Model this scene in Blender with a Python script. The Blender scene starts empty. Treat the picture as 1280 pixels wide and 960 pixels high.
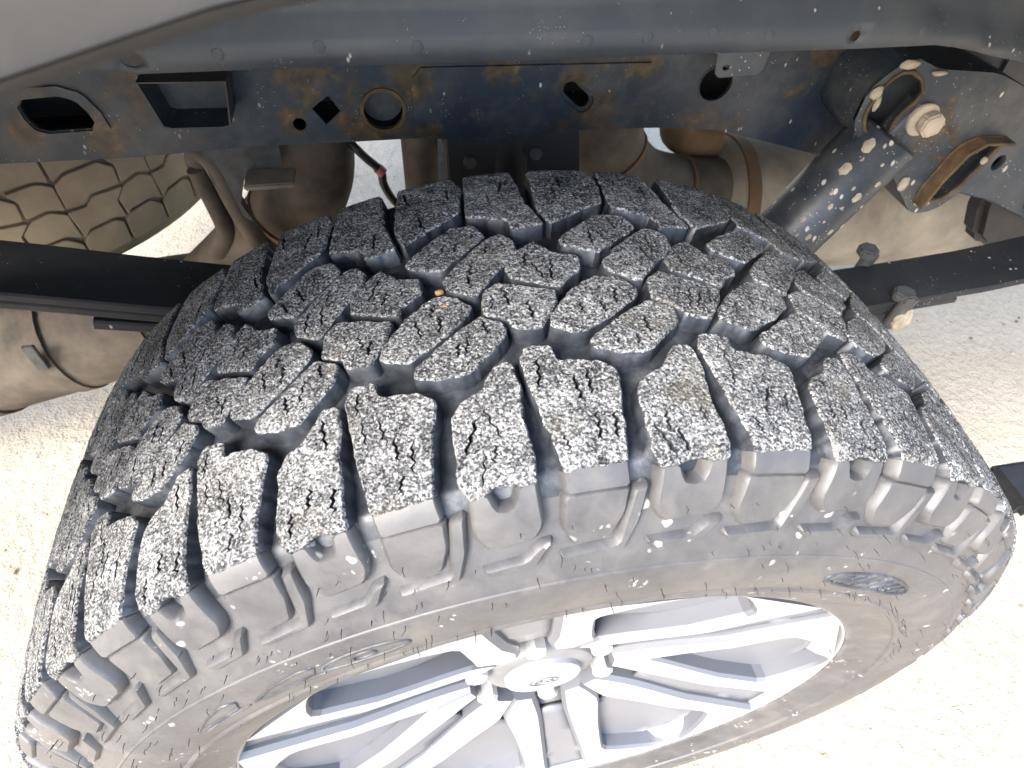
import bpy, bmesh, math, random
from mathutils import Vector, Matrix, noise
from mathutils.geometry import delaunay_2d_cdt

R = math.radians
rnd = random.Random(7)
scene = bpy.context.scene
COL = scene.collection

# ------------------------------------------------------------------ camera
cam_d = bpy.data.cameras.new('camera')
cam = bpy.data.objects.new('camera', cam_d); COL.objects.link(cam)
right = Vector((0.98305, -0.17981, 0.03585)); up = Vector((0.11203, 0.74384, 0.65890)); fwd = Vector((0.14515, 0.64372, -0.75137))
mw = Matrix((right, up, -fwd)).transposed().to_4x4()
mw.translation = (-0.0857, -0.2728, 1.0365)
cam.matrix_world = mw
cam_d.sensor_width = 36; cam_d.lens = 22.485; cam_d.clip_start = 0.01; cam_d.clip_end = 2000
cam_d.dof.use_dof = True; cam_d.dof.focus_distance = 0.42; cam_d.dof.aperture_fstop = 16
scene.camera = cam

# ------------------------------------------------------------------ world, sun, exposure
SUN_EL, SUN_AZ = R(38), R(230)          # azimuth clockwise from +Y
world = bpy.data.worlds.new('World'); scene.world = world; world.use_nodes = True
wn = world.node_tree; bg = wn.nodes['Background']
sky = wn.nodes.new('ShaderNodeTexSky'); sky.sky_type = 'NISHITA'; sky.sun_disc = False
sky.sun_elevation = SUN_EL; sky.sun_rotation = SUN_AZ; sky.air_density = 1.0; sky.dust_density = 2.0; sky.ozone_density = 1.0
wn.links.new(sky.outputs[0], bg.inputs[0]); bg.inputs[1].default_value = 0.15
sd = bpy.data.lights.new('sun', 'SUN'); sd.energy = 1.5; sd.angle = R(28); sd.color = (1, 0.96, 0.9)
sun = bpy.data.objects.new('sun', sd); COL.objects.link(sun)
sdir = Vector((math.sin(SUN_AZ)*math.cos(SUN_EL), math.cos(SUN_AZ)*math.cos(SUN_EL), math.sin(SUN_EL)))
sun.rotation_euler = sdir.to_track_quat('Z', 'Y').to_euler(); sun.location = sdir*20
vs = scene.view_settings
vs.view_transform = 'Standard'; vs.look = 'None'; vs.exposure = 2.7; vs.gamma = 1.0; vs.use_curve_mapping = False

# ------------------------------------------------------------------ materials
class NT:
    """small helper round a node tree"""
    def __init__(s, name):
        s.m = bpy.data.materials.new(name); s.m.use_nodes = True
        s.t = s.m.node_tree; s.b = s.t.nodes['Principled BSDF']; s.l = s.t.links
        s.co = s.t.nodes.new('ShaderNodeTexCoord')
    def n(s, kind, **kw):
        nd = s.t.nodes.new('ShaderNode'+kind)
        for k, v in kw.items(): setattr(nd, k, v)
        return nd
    def vec(s, scale=(1, 1, 1), rot=(0, 0, 0), src='Object'):
        mp = s.n('Mapping'); mp.inputs['Scale'].default_value = scale; mp.inputs['Rotation'].default_value = rot
        s.l.new(s.co.outputs[src], mp.inputs[0]); return mp.outputs[0]
    def noise(s, scale, detail=4, rough=0.55, vec=None, dist=0.0):
        nd = s.n('TexNoise'); nd.inputs['Scale'].default_value = scale; nd.inputs['Detail'].default_value = detail
        nd.inputs['Roughness'].default_value = rough; nd.inputs['Distortion'].default_value = dist
        s.l.new(vec if vec is not None else s.co.outputs['Object'], nd.inputs['Vector']); return nd.outputs['Fac']
    def voro(s, scale, feature='F1', vec=None, rand=1.0):
        nd = s.n('TexVoronoi'); nd.feature = feature; nd.inputs['Scale'].default_value = scale
        nd.inputs['Randomness'].default_value = rand
        s.l.new(vec if vec is not None else s.co.outputs['Object'], nd.inputs['Vector']); return nd.outputs['Distance']
    def ramp(s, fac, *stops):
        nd = s.n('ValToRGB'); cr = nd.color_ramp
        while len(cr.elements) < len(stops): cr.elements.new(0.5)
        for e, (p, c) in zip(cr.elements, stops):
            e.position = p; e.color = (*c, 1) if isinstance(c, tuple) else (c, c, c, 1)
        s.l.new(fac, nd.inputs[0]); return nd.outputs[0]
    def mix(s, fac, a, b):
        nd = s.n('Mix'); nd.data_type = 'RGBA'
        for inp, v in ((nd.inputs[0], fac), (nd.inputs[6], a), (nd.inputs[7], b)):
            if hasattr(v, 'is_linked'): s.l.new(v, inp)
            elif isinstance(v, tuple): inp.default_value = (*v, 1)
            else: inp.default_value = v
        return nd.outputs[2]
    def math(s, op, a, b=0.0):
        nd = s.n('Math'); nd.operation = op
        for i, v in enumerate((a, b)):
            if hasattr(v, 'is_linked'): s.l.new(v, nd.inputs[i])
            else: nd.inputs[i].default_value = v
        return nd.outputs[0]
    def bump(s, h, strength, dist):
        nd = s.n('Bump'); nd.inputs['Strength'].default_value = strength; nd.inputs['Distance'].default_value = dist
        s.l.new(h, nd.inputs['Height']); s.l.new(nd.outputs[0], s.b.inputs['Normal'])
    def out(s, col, rough=0.5, metal=0.0, spec=0.5):
        for k, v in (('Base Color', col), ('Roughness', rough), ('Metallic', metal), ('Specular IOR Level', spec)):
            i = s.b.inputs[k]
            if hasattr(v, 'is_linked'): s.l.new(v, i)
            elif isinstance(v, tuple): i.default_value = (*v, 1)
            else: i.default_value = v
        return s.m

def mat_tread():
    t = NT('worn_tread_rubber')
    g1 = t.noise(560, 8, 0.86, dist=0.5); g2 = t.voro(520); big = t.noise(60, 4, 0.65); huge = t.noise(9, 2)
    cell = t.n('TexVoronoi'); cell.inputs['Scale'].default_value = 1050; t.l.new(t.co.outputs['Object'], cell.inputs['Vector'])
    sep = t.n('SeparateColor'); t.l.new(cell.outputs['Color'], sep.inputs[0])
    grain = t.math('ADD', t.math('MULTIPLY', g1, 0.66), t.math('ADD', t.math('MULTIPLY', sep.outputs[0], 0.14), t.math('MULTIPLY', big, 0.20)))
    grain = t.math('ADD', grain, t.math('MULTIPLY', t.math('SUBTRACT', huge, 0.5), 0.10))
    col = t.ramp(grain, (0.385, (0.012, 0.013, 0.015)), (0.45, (0.055, 0.055, 0.057)), (0.505, (0.165, 0.165, 0.163)), (0.60, (0.50, 0.495, 0.48)))
    tan = t.ramp(t.noise(28, 4), (0.58, 0.0), (0.70, 1.0))
    col = t.mix(t.math('MULTIPLY', tan, 0.28), col, (0.17, 0.14, 0.09))
    h = t.math('SUBTRACT', t.math('ADD', t.math('MULTIPLY', grain, 1.3), t.math('MULTIPLY', big, 0.4)), t.math('MULTIPLY', g2, 0.9))
    t.bump(h, 0.9, 0.0020)
    return t.out(col, t.ramp(g1, (0.3, 0.75), (0.7, 0.95)), 0, 0.2)

def mat_groove():
    t = NT('smooth_groove_rubber')
    a = t.noise(48, 6, 0.7); b = t.noise(160, 4, 0.6)
    col = t.ramp(a, (0.38, (0.010, 0.012, 0.0155)), (0.53, (0.026, 0.030, 0.037)), (0.66, (0.07, 0.074, 0.082)), (0.78, (0.17, 0.168, 0.16)))
    t.bump(b, 0.15, 0.001)
    return t.out(col, t.ramp(b, (0.35, 0.42), (0.7, 0.62)), 0, 0.5)

def mat_sidewall():
    t = NT('dusty_sidewall_rubber')
    a = t.noise(14, 6, 0.65); b = t.noise(260, 5, 0.65); m = t.noise(55, 5, 0.7, dist=0.6)
    mixv = t.math('ADD', t.math('MULTIPLY', a, 0.6), t.math('MULTIPLY', m, 0.4))
    col = t.ramp(mixv, (0.36, (0.036, 0.036, 0.039)), (0.5, (0.056, 0.055, 0.056)), (0.64, (0.083, 0.078, 0.073)))
    # scuffed edges of the lugs
    geo = t.n('NewGeometry'); ed = t.ramp(geo.outputs['Pointiness'], (0.515, 0.0), (0.57, 1.0))
    col = t.mix(t.math('MULTIPLY', t.math('MULTIPLY', ed, t.ramp(m, (0.42, 0.0), (0.6, 1.0))), 0.35), col, (0.20, 0.197, 0.193))
    # dried splashes: pale, ragged flecks gathered in patches
    nz = t.n('TexNoise'); nz.inputs['Scale'].default_value = 90; t.l.new(t.co.outputs['Object'], nz.inputs['Vector'])
    vm = t.n('VectorMath'); vm.operation = 'MULTIPLY_ADD'; t.l.new(nz.outputs['Color'], vm.inputs[0]); vm.inputs[1].default_value = (0.012, 0.012, 0.012); t.l.new(t.co.outputs['Object'], vm.inputs[2])
    w = vm.outputs[0]
    v = t.voro(85, vec=w); patch = t.ramp(t.noise(20, 2), (0.58, 0.0), (0.62, 1.0))
    fleck = t.math('MULTIPLY', t.ramp(v, (0.15, 1.0), (0.24, 0.0)), patch)
    v2 = t.voro(230, vec=w); p2 = t.ramp(t.noise(33, 2), (0.62, 0.0), (0.66, 1.0))
    fleck = t.math('MAXIMUM', fleck, t.math('MULTIPLY', t.ramp(v2, (0.2, 1.0), (0.3, 0.0)), p2))
    col = t.mix(fleck, col, (0.30, 0.29, 0.27))
    t.bump(t.math('ADD', t.math('ADD', t.math('MULTIPLY', b, 0.35), t.math('MULTIPLY', m, 0.5)), t.math('MULTIPLY', fleck, 0.6)), 0.35, 0.0013)
    return t.out(col, t.ramp(m, (0.3, 0.38), (0.7, 0.62)), 0, 0.5)

def mat_ground():
    t = NT('pale_gravelly_dirt')
    a = t.noise(3, 6, 0.6); b = t.noise(60, 6, 0.65); v = t.voro(45); c = t.noise(0.5, 3)
    mixv = t.math('ADD', t.math('MULTIPLY', a, 0.5), t.math('MULTIPLY', b, 0.5))
    col = t.ramp(mixv, (0.33, (0.44, 0.35, 0.25)), (0.5, (0.54, 0.44, 0.325)), (0.66, (0.61, 0.515, 0.395)))
    grit = t.ramp(t.voro(150), (0.10, 1.0), (0.2, 0.0))
    col = t.mix(t.math('MULTIPLY', grit, t.ramp(t.noise(6, 3), (0.5, 0.0), (0.65, 0.6))), col, (0.2, 0.17, 0.13))
    f = t.noise(190, 4, 0.6); h = t.math('ADD', t.math('MULTIPLY', b, 0.6), t.math('ADD', t.math('MULTIPLY', v, 0.22), t.math('MULTIPLY', f, 0.35)))
    t.bump(t.math('ADD', h, t.math('MULTIPLY', c, 0.4)), 0.95, 0.022)
    return t.out(col, 0.95, 0, 0.2)

def mat_plain(name, col, rough=0.5, metal=0.0, var=0.25, scale=20, bump=0.0, spec=0.5):
    t = NT(name); a = t.noise(scale, 5, 0.6)
    lo = tuple(c*(1-var) for c in col); hi = tuple(min(1, c*(1+var)) for c in col)
    t_col = t.ramp(a, (0.3, lo), (0.7, hi))
    if bump: t.bump(t.noise(scale*8, 3), bump, 0.001)
    return t.out(t_col, t.ramp(a, (0.3, max(0.05, rough-0.08)), (0.7, min(1, rough+0.08))), metal, spec)

def mat_paint(name, col, rough, rust=0.0, specks=0.5, dust=(0.30, 0.26, 0.20), speck_scale=70, dust_amt=0.25, rust_scale=9, spots=()):
    """painted steel with mud specks, film of dust and rust blooms"""
    t = NT(name)
    a = t.noise(7, 5, 0.6)
    base = t.ramp(a, (0.3, tuple(c*0.7 for c in col)), (0.7, tuple(c*1.25 for c in col)))
    film = t.math('MULTIPLY', t.ramp(t.noise(15, 6, 0.7), (0.45, 0.0), (0.75, 1.0)), dust_amt)
    base = t.mix(film, base, dust)
    if rust:
        rm = t.ramp(t.noise(rust_scale, 6, 0.72, dist=0.4), (0.62-0.1*rust, 0.0), (0.70-0.08*rust, 1.0))
        rc = t.ramp(t.noise(90, 4), (0.35, (0.020, 0.015, 0.010)), (0.58, (0.075, 0.044, 0.016)), (0.75, (0.17, 0.105, 0.034)))
        for (cx, cy, cz, rr) in spots:          # rust blooms where the paint is broken
            vm = t.n('VectorMath'); vm.operation = 'DISTANCE'; t.l.new(t.co.outputs['Object'], vm.inputs[0]); vm.inputs[1].default_value = (cx, cy, cz)
            dd = t.math('ADD', t.math('DIVIDE', vm.outputs['Value'], rr), t.math('MULTIPLY', t.math('SUBTRACT', t.noise(75, 5, 0.7), 0.5), 2.4))
            rm = t.math('MAXIMUM', rm, t.ramp(dd, (0.55, 1.0), (1.0, 0.0)))
        base = t.mix(t.math('MULTIPLY', rm, 0.9), base, rc)
    st = t.vec((1, 1, 0.55))
    d = t.ramp(t.voro(speck_scale, vec=st), (0.11, 1.0), (0.17, 0.0))
    d = t.math('MULTIPLY', d, t.ramp(t.noise(26, 2), (0.60-0.25*specks, 0.0), (0.66-0.25*specks, 1.0)))
    d2 = t.math('MULTIPLY', t.ramp(t.voro(speck_scale*3.1), (0.10, 1.0), (0.16, 0.0)), t.ramp(t.noise(40, 2), (0.62-0.2*specks, 0.0), (0.66-0.2*specks, 1.0)))
    d = t.math('MAXIMUM', d, d2)
    base = t.mix(t.math('MULTIPLY', d, 0.85), base, (0.50, 0.46, 0.40))
    t.bump(t.math('ADD', t.math('MULTIPLY', t.noise(160, 4), 0.4), d), 0.25, 0.0012)
    return t.out(base, t.ramp(a, (0.3, rough-0.06), (0.7, rough+0.1)), 0, 0.5)

def mat_alu(name, col, rough, metal):
    t = NT(name); a = t.noise(25, 4); b = t.noise(500, 2)
    c = t.ramp(a, (0.3, tuple(x*0.92 for x in col)), (0.7, col))
    t.bump(b, 0.06, 0.0005)
    return t.out(c, t.ramp(a, (0.3, rough-0.05), (0.7, rough+0.08)), metal, 0.5)

M = {}
M['tread'] = mat_tread(); M['groove'] = mat_groove(); M['sidewall'] = mat_sidewall(); M['ground'] = mat_ground()
M['hair'] = mat_plain('vent_hair_rubber', (0.03, 0.03, 0.03), 0.5)
M['machined'] = mat_alu('machined_aluminium', (0.40, 0.40, 0.41), 0.38, 0.45)
M['alugrey'] = mat_alu('painted_wheel_grey', (0.13, 0.135, 0.15), 0.45, 0.4)
M['barrel'] = mat_alu('brushed_rim_barrel', (0.27, 0.275, 0.285), 0.42, 0.4)
M['recess'] = mat_alu('recessed_light_grey', (0.15, 0.153, 0.165), 0.42, 0.3)
M['hubgrey'] = mat_plain('dusty_hub_grey', (0.13, 0.13, 0.13), 0.6)
M['chrome'] = mat_alu('lug_nut_chrome', (0.55, 0.55, 0.54), 0.3, 0.6)
M['dark'] = mat_plain('brake_dark_steel', (0.03, 0.028, 0.026), 0.6)
M['rail'] = mat_paint('blue_black_frame_paint', (0.012, 0.020, 0.032), 0.45, spots=((-.168, .3, .757, .014), (-.122, .3, .752, .016), (-.0885, .3, .757, .028), (-.325, .3, .752, .02), (-.06, .3, .785, .022), (-.05, .3, .738, .016), (.15, .3, .795, .02), (.085, .3, .785, .016), (-.26, .3, .80, .02), (-.385, .3, .76, .018), (-.15, .3, .80, .03), (.34, .3, .80, .03), (.02, .3, .80, .02)), rust=0.85, specks=0.2, speck_scale=120, dust_amt=0.2)
M['railr'] = mat_paint('grey_frame_paint', (0.045, 0.052, 0.062), 0.5, rust=0.0, specks=0.5, speck_scale=60, dust_amt=0.2)
M['bracket'] = mat_paint('bracket_paint', (0.022, 0.030, 0.040), 0.5, rust=0.7, specks=0.45, speck_scale=85, dust_amt=0.25, rust_scale=14)
M['shock'] = mat_paint('shock_tube_paint', (0.024, 0.030, 0.040), 0.42, rust=0.0, specks=0.8, speck_scale=75, dust_amt=0.2)
M['panel'] = mat_paint('wheelhouse_paint', (0.046, 0.054, 0.067), 0.5, specks=0.15, speck_scale=130, dust_amt=0.12)
M['fender'] = mat_paint('grey_fender_paint', (0.013, 0.013, 0.014), 0.6, specks=-1.0, dust_amt=0.05)
M['rust'] = mat_plain('rusty_edge', (0.075, 0.045, 0.019), 0.85, 0, 0.6, 60, 0.6)
M['spring'] = mat_paint('black_spring_steel', (0.0065, 0.007, 0.008), 0.7, specks=0.05, speck_scale=90, dust=(0.05, 0.045, 0.04), dust_amt=0.35)
M['clip'] = mat_plain('dusty_steel_clip', (0.05, 0.05, 0.05), 0.7, 0, 0.5, 60, 0.3)
M['mud'] = mat_plain('dried_tan_mud', (0.30, 0.255, 0.185), 0.95, 0, 0.3, 80, 0.5)
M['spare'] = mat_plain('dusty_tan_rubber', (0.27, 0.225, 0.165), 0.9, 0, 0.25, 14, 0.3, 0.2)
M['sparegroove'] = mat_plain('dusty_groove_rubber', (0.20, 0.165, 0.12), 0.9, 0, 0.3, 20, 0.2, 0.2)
M['pipe'] = mat_plain('dusty_exhaust_steel', (0.085, 0.070, 0.055), 0.85, 0, 0.55, 17, 0.3, 0.25)
M['pipe_rust'] = mat_plain('rust_brown_exhaust', (0.13, 0.078, 0.042), 0.85, 0, 0.35, 14, 0.3, 0.25)
M['muffler'] = mat_plain('pale_dust_muffler', (0.25, 0.21, 0.165), 0.9, 0, 0.35, 13, 0.3, 0.2)
M['underside'] = mat_plain('dark_bed_underside', (0.06, 0.062, 0.066), 0.8)
M['cable'] = mat_plain('black_cable_rubber', (0.012, 0.012, 0.013), 0.5)
M['pink'] = mat_plain('faded_pink_clip', (0.45, 0.13, 0.15), 0.6)
M['black'] = mat_plain('black_plastic', (0.010, 0.010, 0.011), 0.6, 0, 0.3, 60, 0.2)
M['orange'] = mat_plain('orange_clay', (0.30, 0.16, 0.07), 0.95, 0, 0.3, 200)
M['tanbolt'] = mat_plain('dusty_tan_bolt', (0.40, 0.33, 0.25), 0.8, 0, 0.2, 60, 0.2)
M['blackhole'] = mat_plain('grimy_steel_inside', (0.02, 0.02, 0.02), 0.8)
M['stone'] = mat_plain('pale_stone', (0.24, 0.205, 0.16), 0.95, 0, 0.7, 9)

# ------------------------------------------------------------------ mesh helpers
def link(name, me, parent=None):
    o = bpy.data.objects.new(name, me); COL.objects.link(o); o.parent = parent; return o

def mesh(name, vs_, fs, mats, parent=None, smooth=False, midx=None, loc=None):
    me = bpy.data.meshes.new(name); me.from_pydata([tuple(v) for v in vs_], [], fs)
    for m in (mats if isinstance(mats, (list, tuple)) else [mats]): me.materials.append(m)
    bm = bmesh.new(); bm.from_mesh(me); bmesh.ops.recalc_face_normals(bm, faces=bm.faces); bm.to_mesh(me); bm.free()
    if midx: me.polygons.foreach_set('material_index', midx)
    if smooth is True: me.polygons.foreach_set('use_smooth', [True]*len(me.polygons))
    elif smooth: me.polygons.foreach_set('use_smooth', [True]*len(me.polygons)); me.set_sharp_from_angle(angle=R(smooth))
    o = link(name, me, parent)
    if loc: o.location = loc
    return o

def thing(name, label, cat, loc=(0, 0, 0), group=None):
    o = bpy.data.objects.new(name, None); COL.objects.link(o); o.location = loc
    return tag(o, label, cat, group)
def tag(o, label=None, cat=None, group=None, kind=None):
    if label: o['label'] = label
    if cat: o['category'] = cat
    if group: o['group'] = group
    if kind: o['kind'] = kind
    return o

def inside(p, poly):
    x, y = p; c = False; j = len(poly)-1
    for i in range(len(poly)):
        xi, yi = poly[i]; xj, yj = poly[j]
        if (yi > y) != (yj > y) and x < (xj-xi)*(y-yi)/(yj-yi)+xi: c = not c
        j = i
    return c
def area(poly): return 0.5*sum(poly[i-1][0]*poly[i][1]-poly[i][0]*poly[i-1][1] for i in range(len(poly)))
def ccw(poly): return list(poly) if area(poly) > 0 else list(poly)[::-1]
def resample(poly, step):
    out = []
    for i in range(len(poly)):
        a = poly[i]; b = poly[(i+1) % len(poly)]; d = math.dist(a, b); n = max(1, round(d/step))
        for k in range(n): out.append((a[0]+(b[0]-a[0])*k/n, a[1]+(b[1]-a[1])*k/n))
    return out
def round_corners(poly, r):
    out = []
    n = len(poly)
    for i in range(n):
        a, b, c = poly[i-1], poly[i], poly[(i+1) % n]
        for q in (a, c):
            d = math.dist(q, b); t = min(r, d*0.4)/max(d, 1e-9)
            out.append((b[0]+(q[0]-b[0])*t, b[1]+(q[1]-b[1])*t))
    return out
def offset(poly, d):
    """move every vertex of a ccw polygon outwards by d"""
    n = len(poly); out = []
    for i in range(n):
        a, b, c = poly[i-1], poly[i], poly[(i+1) % n]
        n1 = Vector((b[1]-a[1], a[0]-b[0])); n2 = Vector((c[1]-b[1], b[0]-c[0]))
        m = (n1.normalized() if n1.length else n1)+(n2.normalized() if n2.length else n2)
        if m.length < 1e-6: m = n2
        m.normalize(); out.append((b[0]+m.x*d, b[1]+m.y*d))
    return out
def cdt(loops, pts=()):
    """triangulate with closed constraint loops and free points -> verts, tris"""
    V = []; E = []
    for lp in loops:
        s = len(V); V += [Vector(p) for p in lp]; E += [(s+i, s+(i+1) % len(lp)) for i in range(len(lp))]
    V += [Vector(p) for p in pts]
    r = delaunay_2d_cdt(V, E, [], 0, 1e-7)
    return [tuple(v) for v in r[0]], [tuple(f) for f in r[2]]

def plate(name, outline, holes, f, thick, mats, parent=None, step=None, hole_idx=0, smooth=False):
    """flat or bent sheet: outline and holes in 2D, f(a, b, depth) -> 3D, depth 0 front, thick back"""
    ol = ccw(outline); hs = [ccw(h) for h in holes]
    if step: ol = resample(ol, step); hs = [resample(h, step) for h in hs]
    pts = []
    if step:
        xs = [p[0] for p in ol]; ys = [p[1] for p in ol]; g = step
        x = min(xs)
        while x < max(xs):
            y = min(ys)
            while y < max(ys):
                q = (x+g*0.3, y+g*0.4)
                if inside(q, offset(ol, -g*0.4)) and not any(inside(q, offset(h, g*0.4)) for h in hs): pts.append(q)
                y += g
            x += g
    V, T = cdt([ol]+hs, pts)
    T = [t for t in T if (lambda c: inside(c, ol) and not any(inside(c, h) for h in hs))((sum(V[i][0] for i in t)/3, sum(V[i][1] for i in t)/3))]
    n = len(V); vs_ = [f(a, b, 0) for a, b in V]+[f(a, b, thick) for a, b in V]
    fs = list(T)+[tuple(n+i for i in t[::-1]) for t in T]; mi = [0]*len(fs)
    cnt = {}
    for t in T:
        for k in range(3):
            e = (t[k], t[(k+1) % 3]); cnt[tuple(sorted(e))] = cnt.get(tuple(sorted(e)), 0)+1
    for (a, b), c in cnt.items():
        if c == 1: fs.append((a, b, n+b, n+a)); mi.append(hole_idx)
    return mesh(name, vs_, fs, mats, parent, smooth, mi)

def tube(name, path, rad, mat, parent=None, seg=14, smooth_path=True, cap=True, shape=None):
    P = [Vector(p) for p in path]; Rr = rad if isinstance(rad, (list, tuple)) else [rad]*len(P)
    if smooth_path and len(P) > 2:
        Q = []; RR = []
        for i in range(len(P)-1):
            p0, p1, p2, p3 = P[max(i-1, 0)], P[i], P[i+1], P[min(i+2, len(P)-1)]
            for k in range(6):
                t = k/6
                Q.append(0.5*((2*p1)+(p2-p0)*t+(2*p0-5*p1+4*p2-p3)*t*t+(3*p1-p0-3*p2+p3)*t**3)); RR.append(Rr[i]+(Rr[i+1]-Rr[i])*t)
        Q.append(P[-1]); RR.append(Rr[-1]); P, Rr = Q, RR
    vs_ = []; fs = []; up_ = None
    for i, p in enumerate(P):
        d = (P[min(i+1, len(P)-1)]-P[max(i-1, 0)]).normalized()
        if up_ is None: up_ = d.orthogonal().normalized()
        up_ = (up_-d*up_.dot(d)).normalized(); sd_ = d.cross(up_)
        for k in range(seg):
            a = 2*math.pi*k/seg; rr = Rr[i]*(shape(a) if shape else 1)
            vs_.append(p+up_*math.cos(a)*rr+sd_*math.sin(a)*rr)
    for i in range(len(P)-1):
        for k in range(seg):
            fs.append((i*seg+k, i*seg+(k+1) % seg, (i+1)*seg+(k+1) % seg, (i+1)*seg+k))
    if cap: fs += [tuple(range(seg))[::-1], tuple((len(P)-1)*seg+k for k in range(seg))]
    return mesh(name, vs_, fs, mat, parent, 50)

def revolve(name, prof, seg, mat, parent=None, smooth=40, loc=None, closed=False, a0=0, a1=2*math.pi):
    """profile of (y, r) turned about the Y axis"""
    n = len(prof); full = abs(a1-a0-2*math.pi) < 1e-6; rows = seg if full else seg+1
    vs_ = [(r*math.sin(a0+(a1-a0)*k/seg), y, r*math.cos(a0+(a1-a0)*k/seg)) for k in range(rows) for y, r in prof]; fs = []
    for k in range(seg):
        k2 = (k+1) % rows
        for i in range(n if closed else n-1):
            j = (i+1) % n; fs.append((k*n+i, k*n+j, k2*n+j, k2*n+i))
    return mesh(name, vs_, fs, mat, parent, smooth, loc=loc)

def box(name, x0, x1, y0, y1, z0, z1, mat, parent=None, bev=0.003):
    bm = bmesh.new(); bmesh.ops.create_cube(bm, size=1)
    for v in bm.verts: v.co = Vector((x0+(v.co.x+.5)*(x1-x0), y0+(v.co.y+.5)*(y1-y0), z0+(v.co.z+.5)*(z1-z0)))
    if bev: bmesh.ops.bevel(bm, geom=bm.edges[:], offset=bev, segments=2, affect='EDGES')
    me = bpy.data.meshes.new(name); bm.to_mesh(me); bm.free(); me.materials.append(mat)
    return link(name, me, parent)

def prism(name, poly, z0, z1, f, mat, parent=None, bev=0.0):
    """polygon extruded between z0 and z1; f(a, b, h) -> 3D"""
    n = len(poly); vs_ = [f(a, b, z0) for a, b in poly]+[f(a, b, z1) for a, b in poly]
    fs = [tuple(range(n))[::-1], tuple(range(n, 2*n))]+[(i, (i+1) % n, n+(i+1) % n, n+i) for i in range(n)]
    o = mesh(name, vs_, fs, mat, parent)
    if bev:
        bm = bmesh.new(); bm.from_mesh(o.data); bmesh.ops.bevel(bm, geom=bm.edges[:], offset=bev, segments=2, affect='EDGES', clamp_overlap=True); bm.to_mesh(o.data); bm.free()
    return o
def circle(cx, cy, r, n=20, rx=None): return [(cx+(rx or r)*math.cos(2*math.pi*k/n), cy+r*math.sin(2*math.pi*k/n)) for k in range(n)]

# ------------------------------------------------------------------ setting: ground
g = mesh('ground', [(-150, -150, 0), (150, -150, 0), (150, 150, 0), (-150, 150, 0)], [(0, 1, 2, 3)], M['ground']); tag(g, 'pale sandy dirt ground with fine gravel', 'ground', kind='structure')
pv = []; pf = []
for k in range(2600):
    x = rnd.uniform(-1.9, 2.2); y = rnd.uniform(-0.7, 2.2)
    s = 0.0015+0.006*rnd.random()**3.5
    b = len(pv); a0 = rnd.random()*6
    for j in range(5): pv.append((x+s*math.cos(a0+j*1.257)*rnd.uniform(.7, 1.3), y+s*math.sin(a0+j*1.257)*rnd.uniform(.7, 1.3), -0.0005))
    for j in range(5): pv.append((x+.6*s*math.cos(a0+j*1.257)*rnd.uniform(.7, 1.3), y+.6*s*math.sin(a0+j*1.257)*rnd.uniform(.7, 1.3), s*rnd.uniform(.5, .8)))
    pf += [(b+j, b+(j+1) % 5, b+5+(j+1) % 5, b+5+j) for j in range(5)]+[tuple(b+5+j for j in range(5))]
tag(mesh('gravel', pv, pf, M['stone']), 'small pale stones scattered over the dirt', 'gravel', kind='stuff')

# ------------------------------------------------------------------ the wheel
AX = 0.40
wheel = thing('wheel', 'big all-terrain tyre with dusty tread on a bright alloy rim', 'wheel')
TYRE_PROF = [(0, .41), (.03, .4096), (.06, .4083), (.09, .4060), (.112, .4032), (.121, .4010), (.1275, .3955), (.1335, .386), (.139, .374), (.1445, .358), (.1485, .341), (.1505, .325), (.150, .310), (.147, .297), (.1425, .286), (.1395, .278), (.1378, .271), (.1362, .2642)]
def dense(prof, n=8):
    out = []
    for i in range(len(prof)-1):
        p0, p1, p2, p3 = (Vector(prof[j]) for j in (max(i-1, 0), i, i+1, min(i+2, len(prof)-1)))
        for k in range(n):
            t = k/n; q = 0.5*((2*p1)+(p2-p0)*t+(2*p0-5*p1+4*p2-p3)*t*t+(3*p1-p0-3*p2+p3)*t**3); out.append((q.x, q.y))
    return out+[prof[-1]]
PD = dense(TYRE_PROF); UL = [0.0]
for i in range(1, len(PD)): UL.append(UL[-1]+math.dist(PD[i-1], PD[i]))
def prof_at(u):
    """signed arc length across the tyre (negative = outboard) -> y, r, normal"""
    s = -1 if u < 0 else 1; a = min(abs(u), UL[-1]-1e-6)
    lo, hi = 0, len(UL)-1
    while hi-lo > 1:
        m = (lo+hi)//2
        if UL[m] <= a: lo = m
        else: hi = m
    t = (a-UL[lo])/(UL[hi]-UL[lo]); p, q = PD[lo], PD[hi]
    y = p[0]+(q[0]-p[0])*t; r = p[1]+(q[1]-p[1])*t; d = (Vector(q)-Vector(p)).normalized()
    return s*y, r, (s*(-d.y) if False else s*(-d.y), d.x)
def P3(th, u, h):
    y, r, (ny, nr) = prof_at(u); y += ny*h; r += nr*h
    return Vector((r*math.sin(th), y, r*math.cos(th)))
def depth(u):
    a = abs(u)
    if a < .105: return .0112
    if a < .155: return .0112+(.0072-.0112)*(a-.105)/.05
    if a < .190: return .0072*(1-(a-.155)/.035)
    return 0.0
us = []
u = -UL[-1]
while u < UL[-1]: us.append(u); u += 0.004
us.append(UL[-1])
car = []
for u in us:
    y, r, (ny, nr) = prof_at(u); d = depth(u); car.append((y-ny*d, r-nr*d))
car += [(.12, .262), (.06, .258), (-.06, .258), (-.12, .262)]
tyre = revolve('tyre', car, 220, [M['sidewall']], wheel, 60, (0, 0, AX), closed=True)
tyre.data.materials.append(M['groove'])
for p in tyre.data.polygons:
    c = p.center
    if abs(c.y) < .125 and math.hypot(c.x, c.z) > .375: p.material_index = 1

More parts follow.
